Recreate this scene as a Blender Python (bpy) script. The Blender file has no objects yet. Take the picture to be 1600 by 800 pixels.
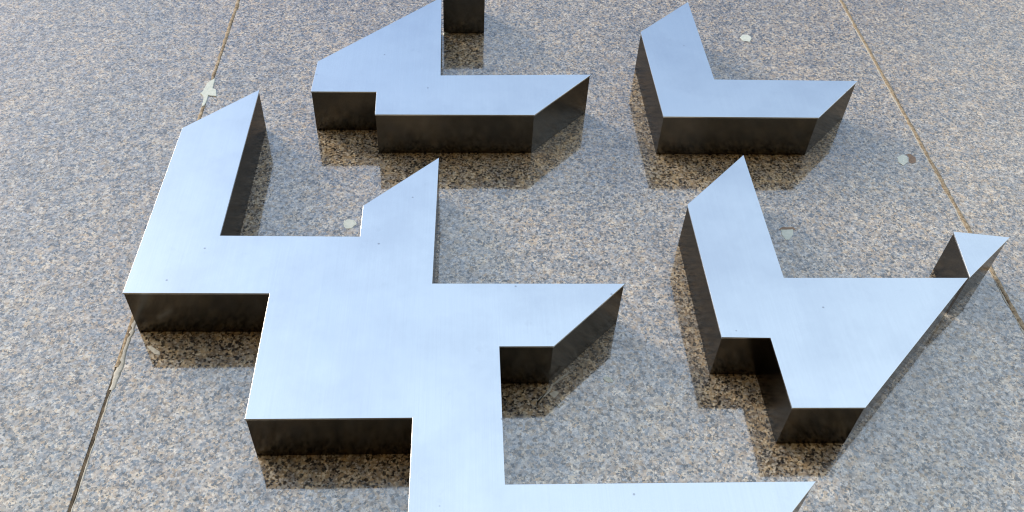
import bpy, bmesh, math, random
from mathutils import Matrix, Vector
random.seed(7)
S = bpy.context.scene
C = S.collection
R = math.radians

# ------------------------------------------------------------------ camera
ZO = 1.4                                   # eye height above the pavement
cam = bpy.data.cameras.new('camera'); co = bpy.data.objects.new('camera', cam); C.objects.link(co)
rt = Vector((0.99839382, -0.04247657, -0.03749041))
dn = Vector((0.00232062, 0.69183677, -0.7220502))
fw = Vector((0.05660746, 0.72080346, 0.69082412))
m = Matrix((rt, -dn, -fw)).transposed().to_4x4(); m.translation = (0, 0, ZO)
co.matrix_world = m
cam.sensor_width = 36; cam.lens = 36 * 1395.7 / 1600
cam.clip_start = 0.01; cam.clip_end = 2000
S.camera = co
S.cycles.filter_width = 1.15

# ------------------------------------------------------------------ sky and sun
SUN_EL, SUN_AZ = 37.0, 242.0               # azimuth clockwise from +Y (the wall faces -Y)
SKY = 0.15
w = bpy.data.worlds.new('World'); S.world = w; w.use_nodes = True
nt = w.node_tree; N = nt.nodes; L = nt.links
N.clear()
wo = N.new('ShaderNodeOutputWorld'); bg = N.new('ShaderNodeBackground'); L.new(bg.outputs[0], wo.inputs[0])
sky = N.new('ShaderNodeTexSky'); sky.sky_type = 'NISHITA'; sky.sun_disc = False
sky.sun_elevation = R(SUN_EL); sky.sun_rotation = R(SUN_AZ)
sky.air_density = 1.35; sky.dust_density = 0.6; sky.ozone_density = 1.6; sky.altitude = 50
# thin broken cloud veil over the clear sky, thicker towards the horizon
tc = N.new('ShaderNodeTexCoord')
mp = N.new('ShaderNodeMapping'); mp.inputs['Scale'].default_value = (1.6, 1.6, 4.0); L.new(tc.outputs['Generated'], mp.inputs[0])
cn = N.new('ShaderNodeTexNoise'); cn.inputs['Scale'].default_value = 3.0; cn.inputs['Detail'].default_value = 5; cn.inputs['Roughness'].default_value = .55
L.new(mp.outputs[0], cn.inputs['Vector'])
cr = N.new('ShaderNodeMapRange'); cr.inputs[1].default_value = .38; cr.inputs[2].default_value = .72; cr.inputs[3].default_value = .0; cr.inputs[4].default_value = .34
L.new(cn.outputs[0], cr.inputs[0])
sx = N.new('ShaderNodeSeparateXYZ'); L.new(tc.outputs['Generated'], sx.inputs[0])
hz = N.new('ShaderNodeMapRange'); hz.inputs[1].default_value = .93; hz.inputs[2].default_value = .35; hz.inputs[3].default_value = .0; hz.inputs[4].default_value = .85
L.new(sx.outputs[2], hz.inputs[0])
ad = N.new('ShaderNodeMath'); ad.operation = 'ADD'; ad.use_clamp = True; L.new(cr.outputs[0], ad.inputs[0]); L.new(hz.outputs[0], ad.inputs[1])
gz = N.new('ShaderNodeMapRange'); gz.inputs[1].default_value = -.02; gz.inputs[2].default_value = .06; L.new(sx.outputs[2], gz.inputs[0])   # no cloud below the horizon
ml = N.new('ShaderNodeMath'); ml.operation = 'MULTIPLY'; L.new(ad.outputs[0], ml.inputs[0]); L.new(gz.outputs[0], ml.inputs[1])
mx = N.new('ShaderNodeMix'); mx.data_type = 'RGBA'; L.new(ml.outputs[0], mx.inputs[0]); L.new(sky.outputs[0], mx.inputs[6])
mx.inputs[7].default_value = (4.15, 5.0, 5.9, 1)
L.new(mx.outputs[2], bg.inputs[0]); bg.inputs[1].default_value = SKY

sd = bpy.data.lights.new('sun', 'SUN'); so = bpy.data.objects.new('sun', sd); C.objects.link(so)
sd.energy = 1.45; sd.angle = R(22); sd.color = (1.0, .86, .68)
az, el = R(SUN_AZ), R(SUN_EL)
to_sun = Vector((math.sin(az) * math.cos(el), math.cos(az) * math.cos(el), math.sin(el)))
so.rotation_euler = to_sun.to_track_quat('Z', 'Y').to_euler(); so.location = to_sun * 20

V = S.view_settings; V.view_transform = 'Standard'; V.look = 'None'; V.exposure = 0.88; V.gamma = 1; V.use_curve_mapping = False

# ------------------------------------------------------------------ material helpers
class G:
    def __init__(s, name):
        s.m = bpy.data.materials.new(name); s.m.use_nodes = True; s.t = s.m.node_tree
        s.b = s.t.nodes['Principled BSDF']; s.o = s.t.nodes['Material Output']
    def n(s, typ, ins=None, **kw):
        x = s.t.nodes.new(typ)
        for k, v in kw.items(): setattr(x, k, v)
        for k, v in (ins or {}).items():
            if isinstance(v, bpy.types.NodeSocket): s.t.links.new(v, x.inputs[k])
            else: x.inputs[k].default_value = v
        return x
    def l(s, a, b): s.t.links.new(a, b)
    def ramp(s, fac, stops, interp='LINEAR'):
        r = s.n('ShaderNodeValToRGB', {0: fac}); e = r.color_ramp; e.interpolation = interp
        while len(e.elements) < len(stops): e.elements.new(.5)
        for q, (p, c) in zip(e.elements, stops):
            q.position = p; q.color = (*c, 1) if len(c) == 3 else c
        return r.outputs[0]
    def math(s, op, a, b=0.0, clamp=False):
        return s.n('ShaderNodeMath', {0: a, 1: b}, operation=op, use_clamp=clamp).outputs[0]
    def mix(s, f, a, b, mode='MIX'):
        x = s.n('ShaderNodeMix', data_type='RGBA', blend_type=mode)
        for i, v in ((0, f), (6, a), (7, b)):
            if isinstance(v, bpy.types.NodeSocket): s.l(v, x.inputs[i])
            else: x.inputs[i].default_value = v if i == 0 else (*v, 1)
        return x.outputs[2]
    def vec(s, scale=(1, 1, 1), rand=True):
        tc = s.n('ShaderNodeTexCoord'); v = tc.outputs['Object']
        if rand:
            oi = s.n('ShaderNodeObjectInfo')
            k = s.math('MULTIPLY', oi.outputs['Random'], 37.0)
            v = s.n('ShaderNodeVectorMath', {0: v, 1: k}, operation='ADD').outputs[0]
        return s.n('ShaderNodeMapping', {0: v, 'Scale': scale}).outputs[0]

def granite():
    g = G('polished_granite'); v = g.vec()
    d1 = g.n('ShaderNodeTexNoise', {'Vector': v, 'Scale': 420.0, 'Detail': 2.0}).outputs['Color']
    off = g.n('ShaderNodeVectorMath', {0: d1, 1: (.5, .5, .5)}, operation='SUBTRACT').outputs[0]
    off = g.n('ShaderNodeVectorMath', {0: off, 3: .0045}, operation='SCALE').outputs[0]
    vv = g.n('ShaderNodeVectorMath', {0: v, 1: off}, operation='ADD').outputs[0]
    big = g.n('ShaderNodeTexNoise', {'Vector': v, 'Scale': 40.0, 'Detail': 4.0}).outputs[0]
    huge = g.n('ShaderNodeTexNoise', {'Vector': v, 'Scale': 5.0, 'Detail': 3.0}).outputs[0]
    # feldspar and quartz grains
    g1 = g.n('ShaderNodeTexVoronoi', {'Vector': vv, 'Scale': 310.0}); s1 = g.n('ShaderNodeSeparateColor', {0: g1.outputs['Color']})
    f1 = g.math('ADD', s1.outputs[0], g.math('MULTIPLY', g.math('SUBTRACT', big, .5), 0.9), True)
    base = g.ramp(f1, [(0, (.075, .064, .052)), (.2, (.19, .155, .115)), (.42, (.31, .245, .175)), (.62, (.40, .33, .245)), (.8, (.42, .40, .35)), (1, (.60, .56, .50))])
    # pink feldspar
    g2 = g.n('ShaderNodeTexVoronoi', {'Vector': vv, 'Scale': 180.0}); s2 = g.n('ShaderNodeSeparateColor', {0: g2.outputs['Color']})
    pk = g.math('GREATER_THAN', s2.outputs[0], .80)
    base = g.mix(g.math('MULTIPLY', pk, .5), base, (.48, .38, .255))
    bl = g.math('LESS_THAN', s2.outputs[0], .17)
    base = g.mix(g.math('MULTIPLY', bl, .35), base, (.24, .25, .27))
    g4 = g.n('ShaderNodeTexVoronoi', {'Vector': vv, 'Scale': 430.0}); s4 = g.n('ShaderNodeSeparateColor', {0: g4.outputs['Color']})
    base = g.mix(g.math('MULTIPLY', g.math('LESS_THAN', s4.outputs[0], .10), .9), base, (.03, .03, .032))
    base = g.mix(g.math('MULTIPLY', g.math('GREATER_THAN', s4.outputs[1], .93), .6), base, (.75, .72, .66))
    # black mica
    g3 = g.n('ShaderNodeTexVoronoi', {'Vector': vv, 'Scale': 250.0}); s3 = g.n('ShaderNodeSeparateColor', {0: g3.outputs['Color']})
    th = g.n('ShaderNodeMapRange', {0: big, 1: .3, 2: .75, 3: .06, 4: .20}).outputs[0]
    mica = g.math('LESS_THAN', s3.outputs[1], th)
    base = g.mix(g.math('MULTIPLY', mica, .86), base, (.022, .022, .024))
    # slow tone drift
    tone = g.ramp(huge, [(.3, (.86, .88, .92)), (.7, (1.08, 1.03, .96))])
    base = g.mix(1.0, base, tone, 'MULTIPLY')
    oi = g.n('ShaderNodeObjectInfo')
    base = g.mix(1.0, base, g.mix(oi.outputs['Random'], (1.04, 1.0, .95), (.97, .99, 1.03)), 'MULTIPLY')
    med = g.n('ShaderNodeTexNoise', {'Vector': v, 'Scale': 75.0, 'Detail': 2.0}).outputs[0]
    base = g.mix(1.0, base, g.ramp(med, [(.35, (.70, .72, .80)), (.65, (1.26, 1.20, 1.10))]), 'MULTIPLY')
    base = g.mix(1.0, base, (1.06, 1.01, .92), 'MULTIPLY')
    g.l(base, g.b.inputs['Base Color'])
    ro = g.math('ADD', g.math('MULTIPLY', s1.outputs[1], .06), .025)
    ro = g.math('ADD', ro, g.math('MULTIPLY', huge, .04))
    g.l(ro, g.b.inputs['Roughness'])
    g.b.inputs['IOR'].default_value = 2.6
    sl = g.n('ShaderNodeMapRange', {0: s2.outputs[1], 3: .30, 4: .62}).outputs[0]
    g.l(sl, g.b.inputs['Specular IOR Level'])
    bh = g.n('ShaderNodeTexNoise', {'Vector': v, 'Scale': 9.0, 'Detail': 1.0}).outputs[0]
    b1 = g.n('ShaderNodeBump', {'Height': bh, 'Strength': .25, 'Distance': .003}).outputs[0]
    b2 = g.n('ShaderNodeBump', {'Height': s1.outputs[2], 'Strength': .10, 'Distance': .0006, 'Normal': b1}).outputs[0]
    g.l(b2, g.b.inputs['Normal'])
    return g.m

def steel(name, front):
    g = G(name)
    # brushing: long fine streaks; the plate is brushed up and down, the sides lengthwise
    sc = (900, 60, 7) if front else (9, 700, 9)
    v = g.vec((1, 1, 1))
    st = g.n('ShaderNodeTexNoise', {'Vector': g.n('ShaderNodeMapping', {0: v, 'Scale': sc}).outputs[0], 'Scale': 1.0, 'Detail': 3.0}).outputs[0]
    st2 = g.n('ShaderNodeTexNoise', {'Vector': g.n('ShaderNodeMapping', {0: v, 'Scale': tuple(c * .22 for c in sc)}).outputs[0], 'Scale': 1.0, 'Detail': 2.0}).outputs[0]
    blot = g.n('ShaderNodeTexNoise', {'Vector': v, 'Scale': 7.0, 'Detail': 4.0, 'Roughness': .6}).outputs[0]
    dirt = g.n('ShaderNodeTexNoise', {'Vector': v, 'Scale': 30.0, 'Detail': 5.0, 'Roughness': .7}).outputs[0]
    spot = g.n('ShaderNodeTexVoronoi', {'Vector': v, 'Scale': 22.0}).outputs['Distance']
    c0 = (.655, .673, .69) if front else (.135, .128, .118)  # one steel, but the sides have dim reflections painted into their base colour
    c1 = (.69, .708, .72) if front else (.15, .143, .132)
    col = g.mix(g.n('ShaderNodeMapRange', {0: st, 1: .25, 2: .75}).outputs[0], c0, c1)
    sm = g.n('ShaderNodeMapRange', {0: blot, 1: .42, 2: .68, 3: 0.0, 4: .36 if front else .15}).outputs[0]
    col = g.mix(sm, col, (.46, .49, .54) if front else (.095, .083, .07))  # random steel blotches; on the face they also paint in soft cloud reflections
    dm = g.n('ShaderNodeMapRange', {0: dirt, 1: .62, 2: .78, 3: 0.0, 4: .13 if front else .2}).outputs[0]
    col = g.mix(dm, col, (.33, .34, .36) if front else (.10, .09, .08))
    sp = g.n('ShaderNodeMapRange', {0: spot, 1: .050, 2: .030, 3: 0.0, 4: .55}).outputs[0]
    col = g.mix(sp, col, (.20, .20, .22))
    g.l(col, g.b.inputs['Base Color'])
    g.b.inputs['Metallic'].default_value = 1.0
    r0 = .23 if front else .20
    ro = g.math('ADD', g.math('MULTIPLY', st2, .06), g.math('ADD', g.math('MULTIPLY', blot, .10), r0 - .08))
    g.l(ro, g.b.inputs['Roughness'])
    g.b.inputs['Anisotropic'].default_value = .25 if front else 0.0
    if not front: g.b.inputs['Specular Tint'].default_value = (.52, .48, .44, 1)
    tg = g.n('ShaderNodeTangent', direction_type='RADIAL', axis='Z' if front else 'Y')
    g.l(tg.outputs[0], g.b.inputs['Tangent'])
    wv = g.n('ShaderNodeTexNoise', {'Vector': v, 'Scale': 6.0, 'Detail': 1.5}).outputs[0]
    b1 = g.n('ShaderNodeBump', {'Height': wv, 'Strength': .35, 'Distance': .004}).outputs[0]
    b2 = g.n('ShaderNodeBump', {'Height': st, 'Strength': .02 if front else .02, 'Distance': .00025, 'Normal': b1}).outputs[0]
    g.l(b2, g.b.inputs['Normal'])
    return g.m

def rough(name, a, b, scale=120, rg=.85, bump=.5):
    g = G(name); v = g.vec()
    n1 = g.n('ShaderNodeTexNoise', {'Vector': v, 'Scale': float(scale), 'Detail': 5.0, 'Roughness': .65}).outputs[0]
    f = g.n('ShaderNodeMapRange', {0: n1, 1: .33, 2: .68}).outputs[0]
    g.l(g.mix(f, a, b), g.b.inputs['Base Color'])
    g.b.inputs['Roughness'].default_value = rg
    g.l(g.n('ShaderNodeBump', {'Height': n1, 'Strength': bump, 'Distance': .002}).outputs[0], g.b.inputs['Normal'])
    return g.m

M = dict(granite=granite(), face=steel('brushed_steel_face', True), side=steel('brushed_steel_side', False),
         mortar=rough('ochre_mortar', (.16, .105, .06), (.64, .49, .32), 170),
         dark=rough('recessed_mortar', (.06, .045, .03), (.22, .16, .10), 90),
         filler=rough('pale_filler', (.62, .66, .58), (.80, .81, .72), 160, .5, .25),
         stain=rough('rust_stain', (.22, .13, .08), (.34, .23, .15), 200, .6, .2),
         sealant=rough('dirty_sealant', (.42, .39, .33), (.62, .58, .50), 150, .6, .3))

# ------------------------------------------------------------------ mesh helpers
def link(name, me, mat, parent=None, loc=(0, 0, 0)):
    o = bpy.data.objects.new(name, me); C.objects.link(o); o.location = loc
    if mat and not me.materials: me.materials.append(mat)
    if parent: o.parent = parent
    return o
def empty(name, loc, label=None, cat=None, group=None):
    o = bpy.data.objects.new(name, None); C.objects.link(o); o.location = loc; o.empty_display_size = .05
    if label: o['label'] = label
    if cat: o['category'] = cat
    if group: o['group'] = group
    return o
def prism(pts, y0, y1, bevel=0.0, seg=2, name='mesh'):
    """Outline in the XZ plane (x, z), extruded from y0 (front, nearer the camera) to y1."""
    bm = bmesh.new()
    a = sum(pts[i][0] * pts[(i + 1) % len(pts)][1] - pts[(i + 1) % len(pts)][0] * pts[i][1] for i in range(len(pts)))
    if a < 0: pts = pts[::-1]
    f = [bm.verts.new((x, y0, z)) for x, z in pts]; b = [bm.verts.new((x, y1, z)) for x, z in pts]
    ff = bm.faces.new(f); bm.faces.new(b[::-1])
    n = len(pts)
    for i in range(n): bm.faces.new((f[i], b[i], b[(i + 1) % n], f[(i + 1) % n]))
    bmesh.ops.recalc_face_normals(bm, faces=bm.faces)
    if bevel:
        bmesh.ops.bevel(bm, geom=list(ff.edges) + list(ff.verts), offset=bevel, segments=seg, affect='EDGES', profile=.5)
    me = bpy.data.meshes.new(name); bm.to_mesh(me); bm.free(); return me

# ------------------------------------------------------------------ the wall
WY = 1.0910                                 # polished face of the granite
wall = empty('granite_wall', (0, WY, 0), 'speckled grey-beige polished granite wall of large slabs carrying the steel blocks', 'wall')
JX = [-1.927, -.5085, .9115, 2.331]
JZ = [-.94, .51, 1.96, 3.41]
GAP = .0052
xs = [-3.346] + JX + [3.75]
SW, SH = 1.4195, 1.45
slab_me = prism([(-SW / 2 + GAP / 2, -SH / 2 + GAP / 2), (SW / 2 - GAP / 2, -SH / 2 + GAP / 2), (SW / 2 - GAP / 2, SH / 2 - GAP / 2), (-SW / 2 + GAP / 2, SH / 2 - GAP / 2)], 0, .03, .0008, 2, 'slab')
for i in range(5):
    for j in range(3):
        link('slab', slab_me, M['granite'], wall, ((xs[i] + xs[i + 1]) / 2, random.uniform(-.0002, .0002), (JZ[j] + JZ[j + 1]) / 2 + ZO))
link('backing', prism([(-3.4, -.95), (3.8, -.95), (3.8, 3.42), (-3.4, 3.42)], .0285 + .003, .12, name='backing'), M['dark'], wall, (0, 0, ZO))

def strip(name, x, z0, z1, wid, out, mat, jit=.0012, vertical=True, step=.006, off=0.0):
    """A hand-pointed bead of mortar: uneven width and a slightly lumpy, rounded front."""
    n = max(3, int((z1 - z0) / step)); bm = bmesh.new(); rows = []
    rl = rr = 0
    for k in range(n + 1):
        z = z0 + (z1 - z0) * k / n
        rl = rl * .72 + random.gauss(0, jit) * .5; rr = rr * .72 + random.gauss(0, jit) * .5
        h = out + random.gauss(0, .00025)
        l_, r_ = x + off - wid / 2 + rl, x + off + wid / 2 + rr
        if r_ - l_ < .0015: r_ = l_ + .0015
        prof = [(l_, .006), (l_, -h * .35), (l_ * .7 + r_ * .3, -h), (l_ * .35 + r_ * .65, -h * random.uniform(.7, 1.1)), (r_, -h * .3), (r_, .006)]
        rows.append([bm.verts.new((p, q, z) if vertical else (z, q, p)) for p, q in prof])
    for a, b in zip(rows, rows[1:]):
        for c in range(5): bm.faces.new((a[c], a[c + 1], b[c + 1], b[c]))
    bmesh.ops.recalc_face_normals(bm, faces=bm.faces)
    me = bpy.data.meshes.new(name); bm.to_mesh(me); bm.free()
    for p in me.polygons: p.use_smooth = True
    return link(name, me, mat, wall, (0, 0, ZO))
for x in JX:
    if abs(x + .5085) < .01:
        strip('mortar_joint', x, .816, 3.41, .0064, .0007, M['mortar'])
        strip('mortar_joint', x, -.94, .816, .0036, -.0012, M['dark'], .0004)['label'] = 'dark joint with its mortar fallen out'
        strip('grout_smear', x, .775, .98, .007, .0006, M['sealant'], .0016, off=.0035)
        strip('grout_smear', x, .40, .775, .0020, .0004, M['sealant'], .0008, off=.0032)
    else:
        strip('mortar_joint', x, -.94, 3.41, .0078, .0009, M['mortar'])
        if x > 0 and x < 1: strip('grout_smear', x, .3, 1.96, .0024, .0006, M['sealant'], .001, off=-.0042)
for z in JZ[1:3]:
    strip('mortar_joint', z, -3.346, 3.75, .0058, .0006, M['mortar'], vertical=False)

def patch(name, pts, mat, t=.0007, label=None):
    # the outline gets small irregularities so that it reads as smeared by hand
    out = []
    for i, p in enumerate(pts):
        q = pts[(i + 1) % len(pts)]
        for k in range(3):
            f = k / 3
            out.append((p[0] * (1 - f) + q[0] * f + random.gauss(0, .0004), p[1] * (1 - f) + q[1] * f + random.gauss(0, .0004)))
    o = link(name, prism(out, -t, .001, t * .5, 1, name), mat, wall, (0, 0, ZO))
    if label: o['label'] = label
    return o
patch('filler_patch', [(-0.5033, 1.5467), (-0.5013, 1.5108), (-0.4945, 1.5083), (-0.489, 1.4841), (-0.5045, 1.4865), (-0.5062, 1.4548), (-0.5113, 1.4495), (-0.5129, 1.481), (-0.5227, 1.4942), (-0.5187, 1.5023), (-0.5161, 1.5297)], M['filler'], .0016, 'star-shaped smear of pale filler over the left joint')
patch('filler_patch', [(-0.204, 1.1216), (-0.204, 1.128), (-0.1983, 1.1328), (-0.1871, 1.1313), (-0.181, 1.1233), (-0.1828, 1.1193), (-0.1897, 1.1098), (-0.1973, 1.109), (-0.2027, 1.1145)], M['filler'])
patch('filler_patch', [(0.6272, 1.7305), (0.636, 1.7414), (0.6462, 1.7417), (0.6529, 1.7345), (0.652, 1.7247), (0.6451, 1.7124), (0.6394, 1.7154), (0.6306, 1.7168)], M['filler'])
patch('filler_patch', [(0.5664, 1.1121), (0.5882, 1.1123), (0.5865, 1.1002), (0.5757, 1.0862), (0.5685, 1.0861), (0.5649, 1.1)], M['filler'])
patch('rust_stain', [(0.5616, 1.1101), (0.5694, 1.1183), (0.5913, 1.1184), (0.5935, 1.1103), (0.588, 1.1124), (0.5662, 1.1124)], M['stain'], .0004)
patch('filler_patch', [(0.848, 1.3139), (0.8621, 1.3238), (0.8692, 1.3166), (0.8648, 1.2997), (0.8519, 1.29), (0.8456, 1.2994)], M['filler'])
patch('rust_stain', [(0.8668, 1.3238), (0.8788, 1.3255), (0.8851, 1.3144), (0.8809, 1.2999), (0.8716, 1.2956), (0.8676, 1.2992), (0.8728, 1.3166)], M['stain'], .0004)
patch('sealant_smear', [(0.1102, 0.7472), (0.1156, 0.7566), (0.1262, 0.7665), (0.1337, 0.7785), (0.1499, 0.7927), (0.1626, 0.8041), (0.1642, 0.8026), (0.1523, 0.7917), (0.137, 0.7775), (0.1297, 0.7645), (0.118, 0.7546), (0.1121, 0.7468)], M['sealant'], .001)
patch('sealant_smear', [(0.1302, 0.7634), (0.138, 0.7684), (0.1463, 0.7673), (0.1426, 0.7624), (0.1362, 0.7544), (0.134, 0.7584)], M['sealant'])
patch('filler_patch', [(0.2133, 0.7913), (0.2196, 0.7944), (0.2245, 0.7923), (0.229, 0.7871), (0.2278, 0.784), (0.2209, 0.783), (0.2161, 0.7861)], M['filler'])
patch('sealant_smear', [(0.1361, 0.7525), (0.1396, 0.7446), (0.1426, 0.7406), (0.1498, 0.7484), (0.1505, 0.7464), (0.1433, 0.7387), (0.1409, 0.7391), (0.1387, 0.7426)], M['sealant'], .0006)
patch('sealant_smear', [(-0.0418, 1.7270), (-0.0361, 1.7290), (-0.0275, 1.7290), (-0.0307, 1.7261), (-0.037, 1.7232), (-0.0401, 1.7186)], M['filler'], .003)
patch('sealant_smear', [(-0.474, 0.8537), (-0.468, 0.8555), (-0.4517, 0.8432), (-0.4515, 0.8377), (-0.459, 0.8396)], M['sealant'])

# ------------------------------------------------------------------ steel blocks
DEPTH = .0910; T = .0028; INSET = .0009; SIDE_T = .0025
def block(name, pts, label, group='brushed steel blocks mounted on the granite wall'):
    pts = [(x / 1000, z / 1000) for x, z in pts]
    a = sum(pts[i][0] * pts[(i + 1) % len(pts)][1] - pts[(i + 1) % len(pts)][0] * pts[i][1] for i in range(len(pts)))
    if a < 0: pts = pts[::-1]                                   # anticlockwise seen from the camera
    cx = sum(p[0] for p in pts) / len(pts); cz = sum(p[1] for p in pts) / len(pts)
    pts = [(x - cx, z - cz) for x, z in pts]
    root = empty(name, (cx, WY, cz + ZO), label, 'metal block', group)
    link('face_plate', prism(pts, -DEPTH, -DEPTH + T, .00035, 2, 'face_plate'), M['face'], root)
    n = len(pts)
    def inset(d):
        out = []
        for i in range(n):
            p0, p1, p2 = Vector(pts[i - 1]), Vector(pts[i]), Vector(pts[(i + 1) % n])
            e1 = (p1 - p0).normalized(); e2 = (p2 - p1).normalized()
            n1 = Vector((-e1.y, e1.x)); n2 = Vector((-e2.y, e2.x)); b = n1 + n2
            out.append(p1 + b * (d / max(.15, b.dot(n1))))
        return out
    o_, i_ = inset(INSET), inset(INSET + SIDE_T)
    for i in range(n):
        j = (i + 1) % n; ln = (o_[j] - o_[i]).length
        quad = [tuple(o_[i]), tuple(o_[j]), tuple(i_[j]), tuple(i_[i])]
        mx_, mz_ = (o_[i] + o_[j]) / 2
        ang = math.atan2(o_[j].y - o_[i].y, o_[j].x - o_[i].x)
        ca, sa = math.cos(-ang), math.sin(-ang)
        q2 = [((x - mx_) * ca - (z - mz_) * sa, (x - mx_) * sa + (z - mz_) * ca) for x, z in quad]
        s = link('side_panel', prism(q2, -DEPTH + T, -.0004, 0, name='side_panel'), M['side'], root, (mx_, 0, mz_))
        s.rotation_euler = (0, -ang, 0)
    return root
block('steel_block', [(-493, 882), (-490, 1268), (-374.5, 1384), (-375.5, 1001), (-159.3, 1000), (-159.6, 1071), (-39, 1193.5), (-43.5, 901), (249, 901), (131, 781), (54, 781), (55, 564), (451, 563), (330, 442), (-63.7, 442), (-63.7, 663), (-281, 663), (-281.5, 881)],
      'largest brushed steel block, stepped and branching, lower left of the wall')
block('steel_block', [(-280, 1380.5), (-278, 1478), (-43.5, 1724), (-40.5, 1437.5), (250.5, 1447), (133, 1317), (-157, 1313), (-159, 1382)],
      'blue-reflecting steel block with a tall slanted shoulder and long pointed arm, above the largest block')
block('steel_block', [(-42.5, 1726), (50, 1729), (50, 1821)],
      'small steel wedge cut off by the top edge, touching the slanted block below it')
block('steel_block', [(372.5, 1316.5), (369.5, 1602), (490, 1724), (491.5, 1436.5), (778, 1438), (666, 1318.5)],
      'L-shaped steel block at the top right with two mitred ends')
block('steel_block', [(376.5, 796.5), (375.5, 1078), (499, 1208), (497.5, 913.3), (791, 913.5), (550, 673.5), (448.8, 674), (448, 795)],
      'steel block with a long diagonal right edge, below the L-shaped block')
block('steel_block', [(807.9, 1016.5), (898, 1003.5), (795, 914.8)],
      'small triangular steel block at the right over the mortar joint')
